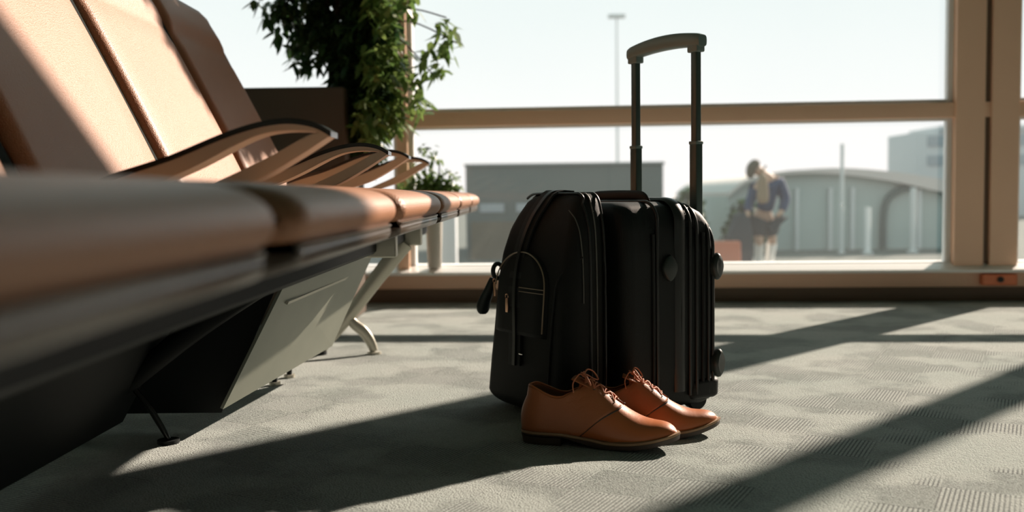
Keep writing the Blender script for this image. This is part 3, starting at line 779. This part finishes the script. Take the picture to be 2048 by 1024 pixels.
    for s_ in (1, -1):
        loop = [k0, k0 + Vector((0.004, -0.012 * s_, 0.010)), k0 + Vector((0.012, -0.026 * s_, 0.004)), k0 + Vector((0.020, -0.030 * s_, -0.010)), k0 + Vector((0.014, -0.020 * s_, -0.008)), k0 + Vector((0.004, -0.008 * s_, 0.001)), k0]
        pr.append(tube_data(smooth_path(loop, 6), 0.0015, 6))
        end = [k0, k0 + Vector((-0.006, -0.010 * s_, 0.004)), k0 + Vector((-0.014 * (1 if s_ > 0 else -1), -0.022 * s_, -0.010)), k0 + Vector((-0.012 * (1 if s_ > 0 else -1), -0.027 * s_, -0.026))]
        pr.append(tube_data(smooth_path(end, 6), 0.0014, 6))
    me_obj('lace_bow', *merge(pr), M['lace'], sh)
    return sh
shoe((-0.008, 1.822, 0), radians(-17), 'brown leather lace-up shoe nearest the camera, beside its mate on the carpet', 1)
sh2 = shoe((0.092, 1.878, 0), radians(-7), 'brown leather lace-up shoe close against the suitcase, behind its mate', -1)
sh2.scale = (0.93, 0.93, 0.93)

# ------------------------------------------------------------ plants
def leaf_cloud(name, clusters, m, parent, lw=0.0125, ll=0.055, droop=0.75):
    V = []; F = []
    for (c, rad, n) in clusters:
        for _ in range(n):
            while True:
                p = Vector((rnd.uniform(-1, 1), rnd.uniform(-1, 1), rnd.uniform(-1, 1)))
                if p.length <= 1: break
            p = Vector((c[0] + p.x * rad[0], c[1] + p.y * rad[1], c[2] + p.z * rad[2]))
            az = rnd.uniform(0, 2 * pi); el = rnd.uniform(-1.3, 0.35) * droop - 0.15
            d = Vector((cos(az) * cos(el), sin(az) * cos(el), sin(el))); s = d.cross(Vector((rnd.uniform(-.4, .4), rnd.uniform(-.4, .4), 1))).normalized()
            L_ = ll * rnd.uniform(0.7, 1.25); w_ = lw * rnd.uniform(0.7, 1.2); k = Vector((0, 0, -1)) * L_ * 0.22
            o = len(V)
            pts = [p, p + d * L_ * .3 + s * w_, p + d * L_ * .3 - s * w_, p + d * L_ * .68 + s * w_ * .75 + k * .5, p + d * L_ * .68 - s * w_ * .75 + k * .5, p + d * L_ + k]
            V += pts; F += [(o, o + 1, o + 2), (o + 1, o + 3, o + 4, o + 2), (o + 3, o + 5, o + 4)]
    me = bpy.data.meshes.new(name); me.from_pydata([tuple(v) for v in V], [], F); me.update()
    o = bpy.data.objects.new(name, me); C.objects.link(o); me.materials.append(m); o.parent = parent
    return o

pb = empty('planter_box', (-1.9, 3.72, 0), 'long dark brown wooden planter box behind the seats, below the window', 'planter')
box('side_walls', (-1.4, -0.2, 0), (1.27, 0.2, 0.838), M['planter'], pb, 0.008)
box('soil_bed', (-1.36, -0.16, 0.836), (1.23, 0.16, 0.842), M['soil'], pb)

PX, PY = -0.69, 3.72
tree = empty('potted_ficus_tree', (PX, PY, 0.842), 'leafy dark green ficus tree growing from the dark planter', 'tree')
tr = []
for k in range(4):
    a = k * 1.7; tr.append(tube_data(smooth_path([(0.02 * cos(a), 0.02 * sin(a), 0.001), (0.03 * cos(a), 0.03 * sin(a), 0.3), (0.05 * cos(a + .6), 0.05 * sin(a + .6), 0.7), (0.10 * cos(a + 1), 0.10 * sin(a + 1), 1.3)], 5), 0.011, 8))
me_obj('trunk', *merge(tr), M['bark'], tree)
def PXZ(px, py, Y=3.7):                    # offsets measured from the trunk's foot (metres)
    return ((px - 1052) * Y / 2000 - PX, Y - PY, 0.45 + (391 - (px - 1052) * 0.0122 - py) * Y / 2000 - 0.842)
cl = []
def clu(px, py, rx, rz, n, Y=3.7, ry=0.10):
    cl.append((PXZ(px, py, Y), (rx * Y / 2000, ry, rz * Y / 2000), n))
clu(725, 110, 55, 130, 1500, ry=0.12); clu(722, 235, 48, 80, 900, ry=0.1); clu(745, -40, 60, 120, 900)
clu(700, 190, 35, 60, 400); clu(765, 170, 40, 70, 320); clu(775, 80, 35, 80, 260)
clu(620, 20, 60, 40, 200); clu(595, 70, 35, 35, 75); clu(640, 90, 30, 45, 75); clu(580, 20, 30, 25, 50); clu(612, 125, 26, 22, 36); clu(560, 40, 18, 18, 26); clu(660, 50, 30, 80, 160); clu(535, 8, 14, 10, 12)
clu(650, -60, 110, 60, 500); clu(730, 300, 40, 30, 300)
for x_, z_, rx_, rz_, n_ in ((0.05, 1.50, 0.22, 0.26, 2400), (0.28, 1.62, 0.18, 0.27, 2400), (-0.2, 1.75, 0.25, 0.3, 800), (0.2, 1.9, 0.2, 0.2, 500), (-0.5, 1.8, 0.25, 0.3, 600)):  # unseen high clusters; the dense ones are added to shade the last backrest
    cl.append(((x_ - PX, 0, z_ - 0.842), (rx_, 0.14, rz_), n_))
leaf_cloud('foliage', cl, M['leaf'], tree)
cl = []
clu(900, 60, 26, 30, 26, 3.62); clu(870, 120, 34, 40, 48, 3.62); clu(905, 100, 22, 22, 18, 3.62); clu(835, 180, 24, 40, 40, 3.62); clu(850, 215, 18, 22, 16, 3.62); clu(830, 10, 26, 20, 20, 3.62); clu(800, 230, 22, 40, 80, 3.65); clu(745, 240, 30, 60, 140, 3.56); clu(770, 20, 30, 60, 140, 3.56); clu(760, 130, 30, 50, 110, 3.56); clu(800, 130, 22, 60, 70, 3.62)
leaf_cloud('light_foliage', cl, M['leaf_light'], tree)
br = []
for tx, ty, Y in [(560, 20, 3.7), (590, 120, 3.7), (640, 120, 3.7), (530, 0, 3.7), (900, 40, 3.62), (920, 90, 3.62), (870, 150, 3.62), (850, 210, 3.62), (830, 20, 3.62), (815, 240, 3.62)]:
    a = Vector(PXZ(735, -20 if tx < 700 else 60, 3.7)); b = Vector(PXZ(tx, ty, Y)); mid_ = (a + b) / 2 + Vector((0, 0, 0.05))
    br.append(tube_data(smooth_path([a, mid_, b], 5), 0.0028, 5))
me_obj('branch', *merge(br), M['bark'], tree)

# bush in a tall pale pot on the sill
def on_wall(s, d, z): return WALL @ Vector((s, d, z))
bp0 = on_wall(-0.385, -0.012, 0.150)
bush = empty('potted_bush', bp0, 'small light green bush in a tall pale pot on the window sill', 'plant')
sec = []
for z, r_ in ((0.0, 0.026), (0.003, 0.029), (0.15, 0.034), (0.25, 0.037), (0.256, 0.038), (0.256, 0.033), (0.235, 0.032)):
    sec.append([Vector((r_ * cos(2 * pi * k / 28), r_ * sin(2 * pi * k / 28), z)) for k in range(28)])
me_obj('pot', *loft(sec), M['pot'], bush, auto=50)
cl2 = [((0.0, -0.05, 0.33), (0.11, 0.055, 0.05), 260), ((0.06, -0.05, 0.36), (0.07, 0.05, 0.055), 120), ((-0.02, -0.05, 0.44), (0.06, 0.045, 0.10), 90), ((-0.07, -0.05, 0.34), (0.07, 0.05, 0.06), 110), ((0.0, -0.03, 0.27), (0.06, 0.05, 0.03), 80)]
leaf_cloud('foliage', cl2, M['leaf_light'], bush, 0.009, 0.035)
me_obj('stem', *merge([tube_data(smooth_path([(0.01 * k, 0, 0.23), (0.02 * k, -0.02, 0.32), (0.03 * k, -0.04, 0.46 - 0.03 * abs(k))], 4), 0.003, 6) for k in (-1, 0, 1)]), M['bark'], bush)

# ------------------------------------------------------------ outside
GZ = -0.6
mo = {}
mo['apron'] = mat('apron_concrete', (0.15, 0.165, 0.155), 0.95, var=(0.8, (0.12, 0.135, 0.13)), spec=0.1)
mo['bldg'] = mat('dark_cladding', (0.10, 0.135, 0.135), 0.7, var=(0.5, (0.085, 0.115, 0.112)))
mo['bldg_top'] = mat('dark_roof_edge', (0.16, 0.20, 0.20), 0.7)
mo['bldg_low'] = mat('brown_cladding', (0.13, 0.12, 0.09), 0.8)
mo['hangar'] = mat('hangar_cladding', (0.46, 0.53, 0.52), 0.8, var=(0.6, (0.38, 0.45, 0.44)))
mo['roof'] = mat('hangar_roof', (0.62, 0.57, 0.55), 0.8)
mo['term'] = mat('terminal_block', (0.60, 0.62, 0.64), 0.8)
mo['termwin'] = mat('terminal_glass', (0.33, 0.38, 0.42), 0.3)
mo['post'] = mat('pale_metal', (0.62, 0.65, 0.66), 0.6)
mo['fpost'] = mat('white_paint', (0.85, 0.85, 0.85), 0.6)
mo['blue'] = mat('blue_jacket', (0.03, 0.055, 0.12), 0.8)
mo['dark'] = mat('dark_trousers', (0.03, 0.045, 0.055), 0.9)
mo['skin'] = mat('skin', (0.50, 0.33, 0.24), 0.6)
mo['hair'] = mat('hair_brown', (0.10, 0.085, 0.06), 0.8)
mo['beige'] = mat('beige_cloth', (0.28, 0.21, 0.14), 0.8)
mo['white'] = mat('white_socks', (0.8, 0.78, 0.75), 0.7)
mo['redcase'] = mat('orange_red_case', (0.55, 0.17, 0.09), 0.6)

struct(box('floor_outside', (-60, 4.7, GZ - 0.1), (70, 120, GZ), mo['apron']), 'pale concrete apron outside the windows')
bl = empty('low_building', (0.0, 16.5, GZ), 'long low dark grey green building outside, left of the suitcase handle', 'building')
box('wall', (-0.98, 0, 0), (2.27, 4, 1.53), mo['bldg'], bl, 0.015)
box('roof', (-1.00, -0.04, 1.53), (2.29, 4.05, 1.575), mo['bldg_top'], bl, 0.008)
box('lower_cladding', (-0.9, -0.04, 0), (2.2, 0, 0.62), mo['bldg_low'], bl)
for k in range(5): box('window', (-0.75 + k * 0.6, -0.02, 0.78), (-0.35 + k * 0.6, 0.0, 0.92), mo['termwin'], bl)
# hangar with a low arched roof
hg = empty('hangar', (5.7, 18.2, GZ), 'wide grey hangar with low arched roof outside the right window', 'building')
def hp(q): return (q[0] * 0.6, q[1] * 0.6 + 0.42)
pf = [hp(q) for q in [(-3.4, 0.95), (-2.9, 1.33), (-2.1, 1.52), (-1.2, 1.60), (0.0, 1.55), (1.5, 1.32), (3.0, 0.98), (4.3, 0.78)]]
rf = sp2(pf, 4)
prism('front_wall', [(4.3 * 0.6, 0.0), (-3.4 * 0.6, 0.0)] + rf, 0, 6, mo['hangar'], hg, 0)
prism('roof', rf + [(x, z + 0.07 + 0.16 * max(0, min(1, (x + 0.7) / 2.4))) for x, z in rf][::-1], -0.2, 6.2, mo['roof'], hg, 0)
tube('door_arch', smooth_path([(0.75, -0.08, 0), (0.78, -0.08, 0.78), (1.02, -0.08, 1.05), (1.5, -0.08, 1.13), (2.0, -0.08, 0.96)], 6), 0.06, mo['bldg'], hg, 8)
for x in (-1.3, -0.8, -0.2, 0.2, 1.4, 1.9): box('pillar', (x - 0.03, -0.09, 0), (x + 0.03, -0.02, 1.12), mo['post'], hg)
tb_ = empty('terminal_block', (15.1, 39, GZ), 'pale boxy terminal building rising behind the hangar', 'building')
box('wall', (0, 0, 0), (6, 3, 3.3), mo['term'], tb_, 0.03)
box('roof', (0.9, -0.15, 3.3), (6.2, 3.1, 3.52), mo['term'], tb_, 0.02)
for k in range(2): box('window_band', (0.45, -0.05, 2.0 + 0.75 * k), (5.8, 0.0, 2.4 + 0.75 * k), mo['termwin'], tb_)
lm = empty('light_mast', (2.74, 30.0, GZ), 'tall faint light mast outside, left of the suitcase handle', 'lamp post')
lm.location = (2.72, 29.5, GZ)
tube('mast', [(0, 0, 0), (0, 0, 6.2)], [0.045, 0.025], mo['post'], lm, 10)
box('lamp_head', (-0.25, -0.12, 6.17), (0.25, 0.12, 6.27), mo['post'], lm, 0.02)
for x, y, h, r_, lb in ((5.35, 17.0, 1.85, 0.03, 'tall thin pale post outside in front of the hangar'), (5.72, 16.8, 0.78, 0.05, 'short white post outside in front of the hangar'), (6.55, 17.0, 1.1, 0.05, 'pale post outside near the hangar door arch')):
    p = empty('metal_post', (x, y, GZ), lb, 'post')
    tube('post_shaft', [(0, 0, 0), (0, 0, h)], r_, mo['fpost'] if h < 1 else mo['post'], p, 10)
    tube('post_base', [(0, 0, 0), (0, 0, 0.04)], r_ * 1.8, mo['post'], p, 10)
def hedge(loc, rads, label, m):
    t = empty('hedge', loc, label, 'bush')
    leaf_cloud('foliage', [((0, 0, rads[2] * 0.55), rads, 900)], m, t, 0.05, 0.13)
    tube('trunk', [(0, 0, 0), (0, 0, rads[2])], 0.03, M['bark'], t, 6)
hedge((2.82, 17.6, GZ), (0.36, 0.4, 0.78), 'dark bush outside at the right end of the low building', M['leaf'])
hedge((3.75, 17.2, GZ), (0.36, 0.3, 0.62), 'low dark bush outside between the low building and the hangar', M['leaf'])
fp_ = empty('pale_pillar', (-0.85, 9.6, GZ), 'pale square pillar outside, seen under the far end of the seat row', 'pillar')
box('shaft', (0.0, 0, 0), (0.18, 0.2, 0.98), mo['term'], fp_, 0.01)

# person outside, stooping, skin-modifier body
def skin(name, pts, edges, rad, m, parent, sub=2):
    me = bpy.data.meshes.new(name); me.from_pydata(pts, edges, []); o = bpy.data.objects.new(name, me); C.objects.link(o)
    me.materials.append(m); md = o.modifiers.new('skin', 'SKIN'); md.use_smooth_shade = True
    for i, v in enumerate(me.skin_vertices[0].data): v.radius = rad[i] if isinstance(rad[i], tuple) else (rad[i], rad[i]); v.use_root = (i == 0)
    s = o.modifiers.new('sub', 'SUBSURF'); s.levels = sub; s.render_levels = sub
    o.parent = parent; return o
pe = empty('person', (3.22, 14.0, GZ), 'person outside in blue jacket and dark trousers, stooping over with a beige backpack', 'person')
bp_pts = [(0.10, 0, 0.76), (0.14, -0.02, 0.94), (0.17, -0.06, 1.12), (0.13, -0.12, 1.27), (0.05, -0.18, 1.32), (-0.03, -0.22, 1.35), (-0.09, -0.25, 1.38),
          (0.29, -0.06, 1.20), (0.38, -0.12, 0.95), (0.28, -0.26, 0.78), (0.20, -0.30, 0.72),
          (0.0, -0.10, 1.16), (-0.14, -0.24, 0.95), (-0.20, -0.34, 0.78), (-0.20, -0.38, 0.72),
          (0.18, 0.02, 0.66), (0.22, -0.03, 0.40), (0.20, 0.06, 0.06), (0.17, -0.1, 0.03),
          (0.0, 0, 0.66), (0.02, -0.10, 0.40), (0.04, 0.04, 0.06), (0.0, -0.11, 0.03)]
bp_e = [(0, 1), (1, 2), (2, 3), (3, 4), (4, 5), (5, 6), (3, 7), (7, 8), (8, 9), (9, 10), (3, 11), (11, 12), (12, 13), (13, 14), (0, 15), (15, 16), (16, 17), (17, 18), (0, 19), (19, 20), (20, 21), (21, 22)]
bp_r = [(0.10, 0.08), (0.10, 0.08), (0.10, 0.08), (0.08, 0.06), 0.05, 0.085, 0.07, 0.05, 0.04, 0.035, 0.03, 0.05, 0.04, 0.035, 0.03, 0.08, 0.06, 0.045, 0.035, 0.09, 0.065, 0.045, 0.035]
skin('body', bp_pts, bp_e, bp_r, mo['skin'], pe)
skin('jacket', [bp_pts[i] for i in (0, 1, 2, 3, 7, 8, 9, 11, 12, 13)], [(0, 1), (1, 2), (2, 3), (3, 4), (4, 5), (5, 6), (3, 7), (7, 8), (8, 9)], [(0.19, 0.14), (0.18, 0.13), (0.20, 0.14), (0.16, 0.115), 0.095, 0.08, 0.06, 0.09, 0.075, 0.06], mo['blue'], pe)
skin('trousers', [bp_pts[0], bp_pts[15], bp_pts[16], bp_pts[19], bp_pts[20]], [(0, 1), (1, 2), (0, 3), (3, 4)], [(0.24, 0.17), 0.17, 0.12, 0.19, 0.13], mo['dark'], pe)
skin('hair', [(-0.02, -0.19, 1.42), (-0.08, -0.22, 1.45), (-0.14, -0.26, 1.38), (-0.15, -0.27, 1.24)], [(0, 1), (1, 2), (2, 3)], [0.08, 0.085, 0.075, 0.05], mo['hair'], pe)
for a, b in (((0.215, 0.0, 0.34), (0.20, 0.06, 0.09)), ((0.025, -0.07, 0.34), (0.04, 0.04, 0.09))):
    tube('white_sock', [a, b], [0.068, 0.055], mo['white'], pe, 10)
    box('trainer', (b[0] - 0.05, b[1] - 0.20, 0.0), (b[0] + 0.05, b[1] + 0.07, 0.09), mo['white'], pe, 0.03)
bpk = empty('backpack', (3.22, 14.0, GZ), 'beige backpack held against the chest of the stooping person outside', 'backpack')
zloft('pack', [(0.90, -0.07, 0.05, -0.50, -0.31), (1.0, -0.08, 0.06, -0.50, -0.31), (1.2, -0.07, 0.05, -0.48, -0.34), (1.30, -0.05, 0.03, -0.46, -0.36)], mo['beige'], bpk, r=0.04, rt=0.04, rb=0.04)
skin('shoulder_strap', [(-0.02, -0.36, 1.26), (0.03, -0.26, 1.36), (0.08, -0.22, 1.42)], [(0, 1), (1, 2)], [0.015, 0.015, 0.015], mo['beige'], bpk)
db = empty('duffel_bag', (2.93, 13.72, GZ), 'dark duffel bag on the ground at the left side of the stooping person outside', 'bag')
zloft('pack', [(0.0, -0.20, 0.14, -0.16, 0.10), (0.2, -0.22, 0.16, -0.17, 0.11), (0.50, -0.17, 0.15, -0.15, 0.09), (0.78, -0.08, 0.12, -0.10, 0.05)], mo['dark'], db, r=0.06, rt=0.05, rb=0.04)
tube('handle', smooth_path([(-0.03, -0.03, 0.76), (-0.02, -0.03, 0.86), (0.05, -0.03, 0.86), (0.06, -0.03, 0.76)], 4), 0.012, mo['dark'], db, 6)
rc = empty('small_suitcase', (2.62, 13.2, GZ), 'small orange red case standing by the duffel bag outside', 'suitcase')
zloft('shell', [(0.0, -0.2, 0.2, -0.1, 0.1), (0.42, -0.2, 0.2, -0.1, 0.1)], mo['redcase'], rc, r=0.04, rt=0.03, rb=0.03)
tube('handle', smooth_path([(-0.06, 0, 0.41), (-0.05, 0, 0.46), (0.05, 0, 0.46), (0.06, 0, 0.41)], 4), 0.012, M['black_metal'], rc, 6)
